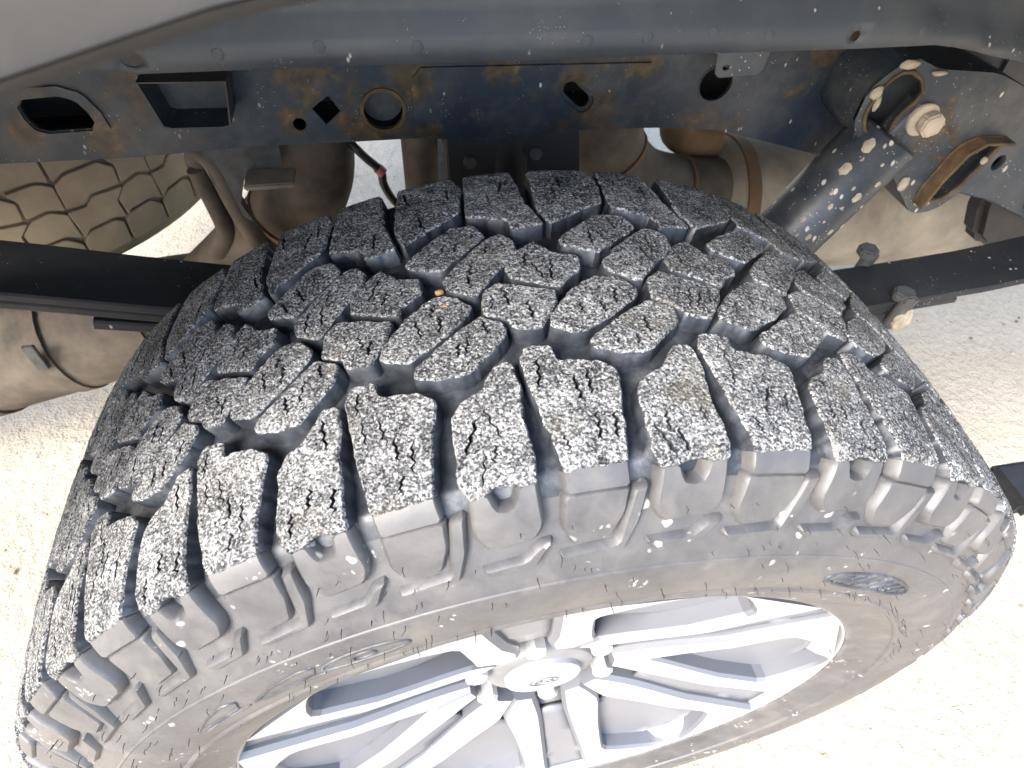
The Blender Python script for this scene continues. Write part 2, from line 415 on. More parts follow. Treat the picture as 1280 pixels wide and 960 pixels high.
NP = 28; TH0 = -10.6; W0 = 12.8
widths = {-3: 13.2, -2: 12.4, -1: 12.4, 0: 12.8, 1: 14.0, 2: 14.0, 3: 13.3}
rest = (360-sum(widths.values()))/(NP-len(widths))
bounds = {0: TH0}
for k in range(0, 16): bounds[k+1] = bounds[k]+widths.get(k, rest)
for k in range(-1, -16, -1): bounds[k] = bounds[k+1]-widths.get(k, rest)
def warp(k, deg):
    t = k+(deg-TH0)/W0; i = math.floor(t); return R(bounds[i]+(bounds[i+1]-bounds[i])*(t-i))

BLK = {   # one pitch of the tread: (degrees, millimetres across)
'A': [(-11.9, 31), (-10.0, 43), (-7.9, 55), (-5.8, 54), (-5.2, 42), (-7.6, 27), (-9.2, 17), (-11.8, 25)],
'B': [(-9.1, 8), (-7.3, 22), (-5.0, 38), (-3.9, 41), (-2.9, 34), (-3.0, 21), (-4.9, 8), (-6.9, -10), (-9.0, 0)],
'C': [(-4.1, 9), (-2.5, 24), (-1.4, 30), (0.0, 17), (1.8, 13), (1.7, 2), (0.2, -5), (-0.3, -12), (-4.0, 1)],
'D': [(-6.3, -9), (-5.1, -3), (-0.8, -16), (-1.3, -25), (-2.8, -41), (-4.6, -38), (-4.9, -31), (-6.6, -25)],
'E': [(-1.7, -33), (0.4, -16), (2.6, -5), (4.3, -8), (5.3, -18), (4.8, -24), (3.0, -35), (0.2, -47), (-1.9, -41)],
'F': [(0.6, -53), (3.4, -38), (5.8, -27), (7.4, -34), (7.2, -43), (6.0, -52), (4.2, -63), (2.3, -62), (0.6, -58)],
'G': [(-10.2, -88), (-9.5, -80), (-8.0, -75), (-6.6, -61), (-5.5, -61), (-5.3, -76), (-5.6, -92), (-5.5, -108), (-5.5, -127), (-6.6, -127.5), (-7.0, -125.5), (-8.4, -125.5), (-8.8, -128), (-10.0, -129.5), (-10.4, -121), (-10.3, -104)],
'H': [(-4.8, -60), (-4.3, -53), (-2.5, -54), (-2.3, -65), (-1.6, -65), (0.6, -68), (1.7, -75), (1.1, -94), (0.8, -108), (0.5, -124), (-3.7, -124.5), (-3.8, -113), (-4.3, -94), (-4.5, -78)],
'I': [(-5.6, 118), (-5.5, 121), (-1.2, 121), (-1.0, 100), (-0.9, 76), (0.1, 48), (-2.7, 46), (-2.9, 57), (-6.2, 66), (-5.9, 90)],
'J': [(0.7, 119), (1.0, 121), (5.8, 121), (6.6, 104), (6.0, 73), (3.7, 62), (0.7, 48), (0.1, 67), (0.4, 93)],
}
def make_block(key, k, fine):
    poly = [(warp(k, d)*.405, mm/1000) for d, mm in BLK[key]]
    poly = ccw(poly); br = random.Random(hash((ord(key), k)) & 0xffff)
    step = .0014 if fine else .008
    poly = offset(poly, .0012 if key in 'ABCDEF' else .0009)
    ol = resample(round_corners(poly, .0016), step)
    seed = Vector((k*3.1, ord(key)*1.7, 0))
    jit = .0008 if fine else 0
    ol = [(p[0]+jit*(1.3*noise.noise(Vector((p[0]*170, p[1]*170, 0))+seed)+.55*noise.noise(Vector((p[0]*480, p[1]*480, 4))+seed)), p[1]+jit*(1.3*noise.noise(Vector((p[0]*170, p[1]*170, 9))+seed)+.55*noise.noise(Vector((p[0]*480, p[1]*480, 13))+seed))) for p in ol]
    top = offset(ol, -.0010)
    # sipes: short squiggles that run across the block
    sip = []
    if fine:
        cx = sum(p[0] for p in poly)/len(poly); x0 = min(p[0] for p in poly); x1 = max(p[0] for p in poly); y0 = min(p[1] for p in poly); y1 = max(p[1] for p in poly)
        keep = offset(ol, -.0027); want = {'G': 4, 'H': 6, 'I': 3, 'J': 3}.get(key, 3); tries = 0
        cents = []
        while len(sip) < want and tries < 140:
            tries += 1
            q = (br.uniform(x0, x1), br.uniform(y0, y1)); ln = br.uniform(.009, .021); tilt = br.gauss(.05, .22); n = 7
            line = []; o = 0.0; sg = br.choice((-1, 1))
            for i in range(n):
                t = (i/(n-1)-.5)*ln+br.uniform(-.0006, .0006); o = sg*br.uniform(.0002, .0013)*(1 if i % 2 else -1)
                line.append((q[0]+t*math.sin(tilt)+o, q[1]+t*math.cos(tilt)))
            if not all(inside(p, keep) for p in line): continue
            if any(math.hypot((q[0]-c[0])*1.6, (q[1]-c[1])*.7) < .0088 for c in cents): continue
            cents.append(q); wd = br.uniform(.00045, .0010)
            sip.append(ccw([(p[0]-wd*(1 if 0 < i < n-1 else .25), p[1]) for i, p in enumerate(line)]+[(p[0]+wd*(1 if 0 < i < n-1 else .25), p[1]) for i, p in reversed(list(enumerate(line)))]))
    pts = []
    if fine:
        lim = offset(ol, -.0022); gsp = .0017
        xs = [p[0] for p in ol]; ys = [p[1] for p in ol]; x = min(xs)
        while x < max(xs):
            y = min(ys)
            while y < max(ys):
                q = (x+br.uniform(-.0006, .0006), y+br.uniform(-.0006, .0006))
                if inside(q, lim) and not any(inside(q, offset(s, .0004)) for s in sip): pts.append(q)
                y += gsp
            x += gsp
    V, T = cdt([top]+sip, pts)
    vs_ = []; fs = []; mi = []
    ntop = len(top); nsip = sum(len(s) for s in sip)
    for i, (a, b) in enumerate(V):
        h = 0
        if fine and i >= ntop+nsip:
            v = Vector((a*330, b*330, 0))+seed
            h = .0006*noise.noise(v)+.0005*noise.noise(v*0.33)-.0009*max(0, noise.noise(v*0.5+Vector((7, 7, 7)))-.28)*2.5
        vs_.append(P3(a/.405, b, h))
    for t in T:
        c = (sum(V[i][0] for i in t)/3, sum(V[i][1] for i in t)/3)
        if not inside(c, top): continue
        if any(inside(c, s) for s in sip): continue
        fs.append(t); mi.append(0)
    # rim, wall and foot rings
    n = len(ol); s0 = len(vs_)
    foot = offset(ol, .0012)
    for ring, hh in ((top, None), (ol, -.0011), (foot, 'd')):
        for a, b in ring:
            h = 0 if hh is None else (hh-(.0009*abs(noise.noise(Vector((a*300, b*300, 2))+seed)) if fine else 0) if hh != 'd' else -depth(b)-.0012)
            vs_.append(P3(a/.405, b, h))
    for rg in range(2):
        for i in range(n):
            j = (i+1) % n; fs.append((s0+rg*n+i, s0+rg*n+j, s0+(rg+1)*n+j, s0+(rg+1)*n+i)); mi.append(0 if rg == 0 else 1)
    for s in sip:
        s0 = len(vs_); n = len(s)
        for hh in (0, -.005):
            for a, b in s: vs_.append(P3(a/.405, b, hh))
        fs += [(s0+i, s0+(i+1) % n, s0+n+(i+1) % n, s0+n+i) for i in range(n)]+[tuple(s0+n+i for i in range(n))]; mi += [1]*(n+1)
    me = bpy.data.meshes.new('tread_block'); me.from_pydata([tuple(v) for v in vs_], [], fs)
    me.materials.append(M['tread']); me.materials.append(M['groove'])
    bm = bmesh.new(); bm.from_mesh(me); bmesh.ops.remove_doubles(bm, verts=bm.verts, dist=1e-6)
    bm.to_mesh(me); bm.free()
    me.polygons.foreach_set('material_index', (mi+[0]*len(me.polygons))[:len(me.polygons)])
    me.polygons.foreach_set('use_smooth', [p.material_index == 1 for p in me.polygons]); me.set_sharp_from_angle(angle=R(48))
    return link('tread_block', me, tyre)
for k in range(-14, 14):
    fine = -5 <= k <= 5
    for key in BLK: make_block(key, k, fine)

# shoulder lugs: the smooth flanks that carry the shoulder blocks down the sidewall
def lug(name, poly, h, k, parent=tyre, hb=None, mat=None, bev=.0012, rc=.002):
    pl_ = ccw([(warp(k, d)*.405, mm/1000) for d, mm in poly]); ol = resample(round_corners(pl_, rc), .004)
    top = offset(ol, -bev); V, T = cdt([top], []); vs_ = []; fs = []
    hf = h if callable(h) else (lambda a, b: h)
    V2, T2 = cdt([top], [(a, b) for a, b in [(x0, y0) for x0 in [min(p[0] for p in top)+i*.005 for i in range(20)] for y0 in [min(p[1] for p in top)+j*.005 for j in range(20)]] if inside((a, b), offset(top, -.0015))])
    vs_ = [P3(a/.405, b, hf(a, b)) for a, b in V2]
    fs = [t for t in T2 if inside((sum(V2[i][0] for i in t)/3, sum(V2[i][1] for i in t)/3), top)]
    s0 = len(vs_); n = len(ol); foot = offset(ol, .0012)
    for ring, hh in ((top, 0), (ol, -bev), (foot, 'd')):
        for a, b in ring: vs_.append(P3(a/.405, b, (hf(a, b)+hh) if hh != 'd' else -depth(b)-.0015))
    for rg in range(2):
        for i in range(n):
            j = (i+1) % n; fs.append((s0+rg*n+i, s0+rg*n+j, s0+(rg+1)*n+j, s0+(rg+1)*n+i))
    me = bpy.data.meshes.new(name); me.from_pydata([tuple(v) for v in vs_], [], fs); me.materials.append(mat or M['sidewall'])
    bm = bmesh.new(); bm.from_mesh(me); bmesh.ops.remove_doubles(bm, verts=bm.verts, dist=1e-6); bm.to_mesh(me); bm.free()
    me.polygons.foreach_set('use_smooth', [True]*len(me.polygons)); me.set_sharp_from_angle(angle=R(38))
    return link(name, me, parent)
for k in range(-14, 14):
    # G flank with a rounded notch, H flank in two steps
    lug('shoulder_lug', [(-10.1, -127.5), (-8.75, -126.8), (-8.4, -135.5), (-8.15, -137), (-7.45, -137), (-7.2, -135.5), (-6.85, -126.3), (-5.5, -125.5), (-5.4, -150), (-6.2, -158), (-9.6, -160), (-10.4, -150)], -.0008, k, bev=.002)
    lug('shoulder_lug', [(-3.8, -122.5), (0.6, -122), (0.7, -137), (-3.8, -137)], -.0010, k, bev=.0012)
    lug('shoulder_lug', [(-3.9, -136.5), (0.8, -136.5), (0.5, -152), (-0.6, -166), (-3.4, -168), (-4.2, -156)], -.0022, k, bev=.0018)
    if -7 <= k <= 7:
        # raised bars on the sidewall, swept like hockey sticks
        lug('sidewall_bar', [(1.0, -139), (2.2, -137), (1.6, -158), (0.5, -173), (-4.3, -175), (-4.6, -170), (-0.1, -168)], (lambda a, b: .0018-.55*depth(b)), k, bev=.0018, rc=.0015)
        lug('sidewall_bar', [(-6.0, -162), (-4.9, -161), (-6.4, -174), (-10.0, -176), (-10.6, -170), (-7.2, -169)], (lambda a, b: .0016-.5*depth(b)), k, bev=.0015, rc=.0015)

# mould ridge rings on the sidewall and the rim protector
for u0, w_, h_ in ((.1895, .0012, .0008), (.232, .0035, .0022)):
    pr_ = []
    for i in range(9):
        t = -1+2*i/8; uu = -(u0+w_*t); y, r, (ny, nr) = prof_at(uu); hh = h_*(1-t*t)-.0004; pr_.append((y+ny*hh, r+nr*hh))
    revolve('mould_ridge', pr_, 200, M['sidewall'], tyre, True)

def ribbon(pts_, w_, h_, vs_, fs):
    """thin raised line on the sidewall through (deg, u mm) points"""
    b = len(vs_)
    for i, (d, mm) in enumerate(pts_):
        a = pts_[max(i-1, 0)]; c = pts_[min(i+1, len(pts_)-1)]
        dx = R(c[0]-a[0])*.33; dy = (c[1]-a[1])/1000; L = math.hypot(dx, dy) or 1
        nx, ny = -dy/L*w_/.33, dx/L*w_
        for s, h in ((-1, -.0004), (-.7, h_), (.7, h_), (1, -.0004)): vs_.append(P3(R(d)+nx*s, mm/1000+ny*s, h))
    for i in range(len(pts_)-1):
        for j in range(3): fs.append((b+i*4+j, b+i*4+j+1, b+(i+1)*4+j+1, b+(i+1)*4+j))
# oval moulded badge with slanted strokes
vs_ = []; fs = []
OC, OU, ODX, ODU = 33.0, -209, 8.3, 8.5
ribbon([(OC+ODX*math.cos(a*.2618), OU+ODU*math.sin(a*.2618)) for a in range(25)], .0012, .0012, vs_, fs)
for i in range(7):
    d = OC-5.6+i*1.85; hh = 5.4*math.sqrt(max(0.1, 1-((d-OC)/ODX)**2))
    ribbon([(d-1.0, OU-hh), (d-.1, OU-hh*.2), (d+.3, OU+hh*.4), (d+1.2, OU+hh)], .0007, .0010, vs_, fs)
    if i % 2 == 0: ribbon([(d-.1, OU-hh*.2), (d+.9, OU+hh*.1), (d+1.6, OU-hh*.6)], .0006, .0010, vs_, fs)
mesh('moulded_badge', vs_, fs, M['groove'], tyre, True)
# moulded outline figures lower on the sidewall, left of the rim
def outline(pts_): return pts_+[pts_[0]]
for d0 in (-43, -33, -23.5):
    vs_ = []; fs = []
    if d0 == -23.5: ribbon([(d0+4.6*math.cos(a*.314)*(1 if a < 11 else 1), -209+6.5*math.sin(a*.314)) for a in range(21)], .0007, .0009, vs_, fs); ribbon([(d0+1.2*math.cos(a*.4), -209+3*math.sin(a*.4)) for a in range(17)], .0005, .0009, vs_, fs)
    else:
        j1 = rnd.uniform(-.5, .5); j2 = rnd.uniform(-1.5, 1.5)
        ribbon(outline([(d0-4.6, -213+j2), (d0-1.0, -206), (d0+2.6+j1, -202+j2), (d0+4.6, -204), (d0+3.2+j1, -211)]), .0006, .0009, vs_, fs)
        ribbon([(d0-4.0, -217), (d0-.5+j1, -214.5), (d0+4.6, -214)], .0005, .0008, vs_, fs)
    mesh('moulded_figure', vs_, fs, M['groove'], tyre, True)
# vent hairs
vs_ = []; fs = []
for k in range(230):
    d = rnd.uniform(-75, 80); mm = rnd.choice([-152, -168, -180, -181, -196, -212, -226, -228, -229])+rnd.uniform(-3, 3)
    p = P3(R(d), mm/1000, -.0003); q2 = P3(R(d), mm/1000, .004); nrm = (q2-p).normalized()
    L = rnd.uniform(.002, .0065); lean = Vector((rnd.gauss(0, .45), rnd.gauss(0, .2), rnd.gauss(-.25, .45)))
    b = len(vs_); d2 = (nrm+lean).normalized(); e1 = d2.orthogonal().normalized(); e2 = d2.cross(e1)
    pts3 = [p, p+nrm*L*.45, p+nrm*L*.45+d2*L*.55]
    for i, q in enumerate(pts3):
        rr = (.00034, .0003, .00018)[i]
        for j in range(3): a = j*2.094; vs_.append(q+e1*rr*math.cos(a)+e2*rr*math.sin(a))
    for i in range(2):
        for j in range(3): fs.append((b+i*3+j, b+i*3+(j+1) % 3, b+(i+1)*3+(j+1) % 3, b+(i+1)*3+j))
    fs.append((b+6, b+7, b+8))
tag(mesh('vent_hair', vs_, fs, M['hair'], tyre), kind='stuff')

# ---- rim
rim = revolve('rim', [(-.126, .2610), (-.1335, .2660), (-.1352, .2645), (-.1345, .2625), (-.128, .2595), (-.118, .2555), (-.105, .2500), (-.06, .2330), (-.01, .2220), (.05, .2250), (.10, .2450), (.125, .2620), (.125, .2660), (.10, .2500), (.05, .2300), (-.06, .2400), (-.11, .2560)], 120, M['barrel'], wheel, 45, (0, 0, AX), closed=True)
def PL(deg, r, y): return Vector((r*math.cos(R(deg)), y, r*math.sin(R(deg))))
def face_y(r): return -.094-.012*min(1, max(0, (r-.07)/.1))-.028*max(0, (r-.07)/.19)**1.25
def make_spoke(side):
    """one broad machined blade; offsets in degrees from the centre of the shield-shaped pocket"""
    st = [(.070, 0, 19), (.080, 0, 20.5), (.090, 0, 22), (.104, .6, 23.3), (.115, 3.4, 23.8), (.13, 7.4, 24.1), (.15, 11.2, 24.3), (.175, 14.2, 24.5), (.20, 16.2, 24.7), (.218, 17.2, 24.8), (.2265, 16.6, 24.9), (.236, 13.2, 25), (.247, 8.6, 25.1), (.2545, 5.6, 25.2), (.2580, 4.0, 25.2), (.2632, 0.0, 25.3)]
    vs_ = []; fs = []; mi = []
    for r, a, b in st:
        back = .024 if r > .1 else .018
        c = R(b-a)*r; e = min(.25, .0030/c)
        for t, dy in ((0, back), (0, .0035), (e, 0), (1-e*1.5, 0), (1, .0045), (1, back)):
            vs_.append(PL(side*(a+(b-a)*t), r, face_y(r)+dy))
    n = 6
    for i in range(len(st)-1):
        for j in range(n-1):
            fs.append((i*n+j, i*n+j+1, (i+1)*n+j+1, (i+1)*n+j)); mi.append(0 if j == 2 else 1)
        fs.append((i*n+n-1, i*n, (i+1)*n, (i+1)*n+n-1)); mi.append(1)
    fs += [tuple(range(n)), tuple((len(st)-1)*n+j for j in range(n))]; mi += [1, 1]
    return mesh('spoke', vs_, fs, [M['machined'], M['alugrey']], rim, 14, mi)
SPC = 9.0
protos = [make_spoke(1), make_spoke(-1)]
for k in range(6):
    for pr0 in protos:
        o = pr0 if k == 0 else pr0.copy()
        if k: COL.objects.link(o)
        o.rotation_euler = (0, -R(SPC+60*k), 0)
hub = revolve('hub', [(-.088, .0), (-.090, .030), (-.0905, .044), (-.088, .050), (-.078, .056), (-.076, .082), (-.072, .098), (-.050, .104), (-.01, .104)], 72, M['hubgrey'], wheel, 35, (0, 0, AX))
# recessed grooves behind the lug nuts and the floors of the pockets
def rimpanel(name, outline_, dy, mat, ang):
    p0 = plate(name, outline_, [], lambda a, b, d: Vector((a, face_y(math.hypot(a, b))+dy+d, b)), .004, mat, rim, step=.011, smooth=True)
    for k in range(6):
        o = p0 if k == 0 else p0.copy()
        if k: COL.objects.link(o)
        o.rotation_euler = (0, -R(SPC+ang+60*k), 0)
def sect(rows): return [(r*math.cos(R(a)), r*math.sin(R(a))) for r, a in rows]
rimpanel('groove_floor', sect([(.112, -7), (.15, -6.2), (.20, -5.8), (.259, -5.4), (.259, 5.4), (.20, 5.8), (.15, 6.2), (.112, 7)]), .0075, M['recess'], 30)
rimpanel('groove_step', sect([(.084, -9), (.100, -8), (.130, -6.8), (.130, 6.8), (.100, 8), (.084, 9)]), .0135, M['hubgrey'], 30)
rimpanel('pocket_floor', sect([(.150, -13.4), (.175, -16.8), (.20, -18.6), (.225, -20), (.245, -19.5), (.2545, -16), (.2545, 0), (.2545, 16), (.245, 19.5), (.225, 20), (.20, 18.6), (.175, 16.8), (.150, 13.4), (.138, 5), (.134, 0), (.138, -5)]), .0165, M['recess'], 0)
cap_ = revolve('centre_cap', [(-.0985, 0), (-.0984, .014), (-.0978, .027), (-.0968, .0345), (-.0952, .0365), (-.084, .0365)], 56, M['machined'], wheel, 40, (0, 0, AX))
# script oval on the cap
vs_ = []; fs = []
def capline(pts_, w_):
    b = len(vs_)
    for i, (x, z) in enumerate(pts_):
        a = pts_[max(i-1, 0)]; c = pts_[min(i+1, len(pts_)-1)]; L = math.dist(a, c) or 1
        nx, nz = -(c[1]-a[1])/L*w_, (c[0]-a[0])/L*w_
        for s, h in ((-1, .0006), (-.8, -.0008), (.8, -.0008), (1, .0006)): vs_.append((x+nx*s, -.0983+h, z+nz*s))
    for i in range(len(pts_)-1):
        for j in range(3): fs.append((b+i*4+j, b+i*4+j+1, b+(i+1)*4+j+1, b+(i+1)*4+j))
capline([(.0135*math.cos(a*.262), .0095*math.sin(a*.262)) for a in range(25)], .0009)
for sx in (-1, 1): capline([(sx*.005+.0035*math.cos(a*.45), .003*math.sin(a*.45)-.001) for a in range(13)], .0007)
capline([(-.009, -.003), (-.006, .003), (-.003, .005), (-.001, .003)], .0007); capline([(.009, .005), (.007, -.003), (.010, -.004)], .0006)
em = mesh('emblem', vs_, fs, M['alugrey'], cap_); em.rotation_euler = (0, -R(9), 0)
# lug nuts
nb_ = bmesh.new()
hexr = [(.0105*math.cos(k*math.pi/3), .0105*math.sin(k*math.pi/3)) for k in range(6)]
def ring(sc, y): return [nb_.verts.new((x*sc, y, z*sc)) for x, z in hexr]
rings = [ring(1.25, -.070), ring(1.25, -.074), ring(1.0, -.076), ring(1.0, -.0925), ring(.86, -.0955), ring(.5, -.0968)]
for a, b in zip(rings, rings[1:]):
    for i in range(6): nb_.faces.new((a[i], a[(i+1) % 6], b[(i+1) % 6], b[i]))
nb_.faces.new(rings[-1])
nme = bpy.data.meshes.new('lug_nut'); nb_.to_mesh(nme); nb_.free(); nme.materials.append(M['chrome'])
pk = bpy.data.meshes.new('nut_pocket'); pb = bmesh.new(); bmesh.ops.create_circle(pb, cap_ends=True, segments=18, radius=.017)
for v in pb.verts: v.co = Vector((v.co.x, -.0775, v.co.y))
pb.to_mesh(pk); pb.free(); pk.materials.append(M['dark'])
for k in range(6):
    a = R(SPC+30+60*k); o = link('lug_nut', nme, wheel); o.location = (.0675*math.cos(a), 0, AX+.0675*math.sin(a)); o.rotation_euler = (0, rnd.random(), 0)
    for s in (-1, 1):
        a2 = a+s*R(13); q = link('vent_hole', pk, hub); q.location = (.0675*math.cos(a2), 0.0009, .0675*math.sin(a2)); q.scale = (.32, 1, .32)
revolve('brake_disc', [(-.030, .0), (-.030, .165), (-.026, .168), (-.006, .168), (-.004, .165), (-.004, .0)], 72, M['dark'], wheel, 40, (0, 0, AX))

# two crumbs of clay caught in the tread
for (d, mm, s, lab) in ((-9.6, -1, .0017, 'larger orange clay crumb caught between the tread blocks'), (-9.4, -14, .0015, 'smaller orange clay crumb caught between the tread blocks')):
    bm = bmesh.new(); bmesh.ops.create_icosphere(bm, subdivisions=2, radius=s)
    for v in bm.verts: v.co = v.co*(1+.35*noise.noise(v.co*700+Vector((mm, 0, 0)))); v.co.x *= 1.5
    me = bpy.data.meshes.new('clay_crumb'); bm.to_mesh(me); bm.free(); me.materials.append(M['orange'])
    o = link('clay_crumb', me); p = P3(warp(-1, d+12.8) if False else R(d), mm/1000, -.001); o.location = p+Vector((0, 0, AX)); tag(o, lab, 'crumb')

# ------------------------------------------------------------------ body: fender, wheelhouse, bed floor
arch = []
for k in range(41):
    a = R(178-176*k/40); arch.append((.025+.60*math.cos(a), .413+.60*math.sin(a)))
fo = thing('fender', 'grey outer fender edge curving over the wheel at the upper left', 'fender')
plate('outer_skin', [(-1.25, .60), (-.58, .60)]+[p for p in arch if p[1] > .60]+[(.63, .60), (.95, .60), (.95, 1.42), (-1.25, 1.42)], [], lambda a, b, d: Vector((a, -.152+d-.02*max(0, b-1.05), b)), .002, M['fender'], fo)
# folded lip
vs_ = []; fs = []
for i, (x, z) in enumerate([p for p in arch if p[1] > .60]):
    d = Vector((x-.025, z-.413)).normalized()
    for rr, yy in ((0, -.1535), (-.003, -.1505), (-.0035, -.146), (-.002, -.132), (.001, -.132), (0, -.146)): vs_.append((x+d.x*rr, yy, z+d.y*rr))
m_ = len(vs_)//6
for i in range(m_-1):
    for j in range(5): fs.append((i*6+j, i*6+j+1, (i+1)*6+j+1, (i+1)*6+j))
mesh('folded_lip', vs_, fs, M['fender'], fo, True)

wh = thing('wheelhouse', 'dark blue-grey inner wheelhouse panel with a pressed crease above the frame', 'body panel')
edge = [(-.95, .845), (-.33, .8455), (-.28, .847), (-.267, .850), (-.255, .850), (-.242, .847), (-.13, .847), (.01, .846), (.13, .846), (.275, .845), (.345, .8455), (.365, .843), (.385, .8395), (.404, .835), (.448, .827), (.56, .80), (.80, .74)]
def panel_f(a, b, d):
    drop = max(0, a-.34)*.10
    y = .20
    t = b+max(0, a-.33)*.22
    if t < .8685: y -= min(.009, (.8685-t)*3.0)          # the lower flange stands out below a folded ledge          # crease: the sheet leans out above it
    return Vector((a, y+d, b))
plate('pressed_panel', edge+[(.80, 1.03), (-.95, 1.03)], [circle(-.243, .856, .0048, 16, .0068), circle(.272, .8545, .0038, 12, .004)], panel_f, .0016, M['panel'], wh, step=.011, smooth=True)
vs_ = [v for k in range(49) for v in ((lambda a: [(.025+.625*math.cos(a), y, .413+.605*math.sin(a)) for y in (-.149, .05, .199)])(R(35+115*k/48)))]
fs = [(k*3+j, k*3+j+1, (k+1)*3+j+1, (k+1)*3+j) for k in range(48) for j in range(2)]
mesh('wheel_tub', vs_, fs, M['panel'], wh, True)
# spot welds and dried drips along the flange
for i, (x, z) in enumerate([(-.30, .8565), (-.19, .8575), (-.06, .858), (.06, .8575), (.105, .8585), (.20, .857), (.33, .8565), (-.125, .86), (.155, .8605)]):
    bm = bmesh.new(); bmesh.ops.create_uvsphere(bm, u_segments=12, v_segments=6, radius=.0042)
    for v in bm.verts: v.co.y *= .16
    me = bpy.data.meshes.new('spot_weld'); bm.to_mesh(me); bm.free(); me.materials.append(M['panel']); o = link('spot_weld', me, wh); o.location = (x, .1908, z)
tag(box('bed_floor', -1.25, 1.6, .2025, 1.52, .86, .90, M['underside'], None, .004), 'dark underside of the truck bed floor above the frame rail', 'bed floor')

# ------------------------------------------------------------------ frame rail
rail = thing('frame_rail', 'blue-black steel frame rail with punched holes and rust patches above the tyre', 'frame rail', (0, 0, 0))
bot = [(-1.2, .728), (-.417, .733), (-.314, .732), (-.198, .736), (-.135, .735), (-.054, .735), (-.031, .732), (-.005, .726), (.030, .7255), (.062, .732), (.110, .734), (.176, .732), (.246, .725), (.305, .709), (.389, .685), (.459, .664), (.55, .637), (.628, .614), (.721, .575), (1.2, .45)]
slot = []
for k in range(12):
    a = R(40+180*k/11); slot.append((.0835+.0068*math.cos(a), .7745+.0068*math.sin(a)))
for k in range(12):
    a = R(220+180*k/11); slot.append((.0960+.0068*math.cos(a), .7635+.0068*math.sin(a)))
holes = [round_corners([(-.378, .786), (-.340, .788), (-.330, .778), (-.327, .760), (-.370, .759), (-.377, .766)], .005),
         circle(-.163, .754, .0058, 14), [(-.150, .7675), (-.134, .7785), (-.1255, .7635), (-.140, .7525)],
         circle(-.0885, .763, .0175, 26), slot, circle(.227, .773, .0165, 24), circle(.608, .667, .009, 16, .007)]
plate('side_web', bot+[(1.2, .84), (-1.2, .84)], holes, lambda a, b, d: Vector((a, .30+d, b)), .0035, [M['rail'], M['blackhole']], rail, hole_idx=0)
bx = [(x, z) for x, z in bot]
for nm, y0, y1 in (('lower_flange', .3005, .375),):
    vs_ = []; fs = []
    for x, z in bx:
        for yy, zz in ((y0, z-.0004), (y1, z-.0004), (y1, z+.004), (y0+.003, z+.004)): vs_.append((x, yy, zz))
    for i in range(len(bx)-1):
        for j in range(4): fs.append((i*4+j, i*4+(j+1) % 4, (i+1)*4+(j+1) % 4, (i+1)*4+j))
    mesh(nm, vs_, fs, M['rail'], rail)
plate('back_web', bot+[(1.2, .84), (-1.2, .84)], [], lambda a, b, d: Vector((a, .376+d, b)), .0035, M['blackhole'], rail)
box('top_flange', -1.2, 1.2, .301, .379, .8405, .845, M['rail'], rail, 0)
# pressed stiffening patch and doubler plates
plate('doubler_plate', round_corners([(-.060, .800), (.165, .796), (.170, .742), (.075, .741), (.040, .734), (-.01, .734), (-.045, .742), (-.062, .748)], .008), [offset(ccw(slot), .0035)], lambda a, b, d: Vector((a, .2965+d, b)), .003, M['rail'], rail)
plate('pressed_rim', round_corners([(-.394, .795), (-.335, .797), (-.320, .782), (-.316, .752), (-.378, .750), (-.390, .760)], .008), [offset(ccw(holes[0]), .001)], lambda a, b, d: Vector((a, .2975+d, b)), .0022, M['rail'], rail)
plate('reinforcing_plate', round_corners([(.538, .798), (.80, .790), (.80, .545), (.721, .577), (.628, .617), (.545, .641)], .006), [offset(ccw(holes[6]), .001)], lambda a, b, d: Vector((a, .2962+d, b)), .003, M['railr'], rail)
# rusted ring and plug in the big hole
def ringplate(name, cx, cz, r0, r1, y, mat, parent, th=.002):
    return plate(name, circle(cx, cz, r1, 30), [circle(cx, cz, r0, 30)], lambda a, b, d: Vector((a, y+d, b)), th, mat, parent)
ringplate('rusted_rim', -.0885, .763, .0172, .0205, .2975, M['rust'], rail)
ringplate('rusted_rim', .227, .773, .0163, .0172, .2990, M['rail'], rail, .001)
plate('hole_plug', circle(-.0885, .763, .0185, 22), [], lambda a, b, d: Vector((a, .318+d, b)), .003, M['clip'], rail)
# open pocket bracket on the rail, left
pk_ = thing('pocket_bracket', 'open steel pocket bracket hanging over the frame rail at upper left', 'bracket')
tr = [(-.271, .812), (-.206, .810), (-.212, .774), (-.218, .7725), (-.258, .7735), (-.264, .776)]
ti = offset(ccw(tr), -.0016)
plate('pocket_wall', tr, [ti], lambda a, b, d: Vector((a, .262+d, b)), .037, M['rail'], pk_)
plate('pocket_back', ti, [], lambda a, b, d: Vector((a, .2955+d, b)), .002, M['bracket'], pk_)
# tab with a small hole right of centre
tb = thing('steel_tab', 'small grey steel tab with a hole hanging below the wheelhouse flange', 'tab')
plate('tab_plate', round_corners([(.200, .846), (.258, .846), (.2525, .7935), (.208, .7915)], .004), [circle(.2165, .8005, .0026, 12, .0036)], lambda a, b, d: Vector((a, .270+d, b)), .002, M['railr'], tb)
box('tab_hanger', .202, .256, .2015, .2695, .8445, .8475, M['railr'], tb, .0008)
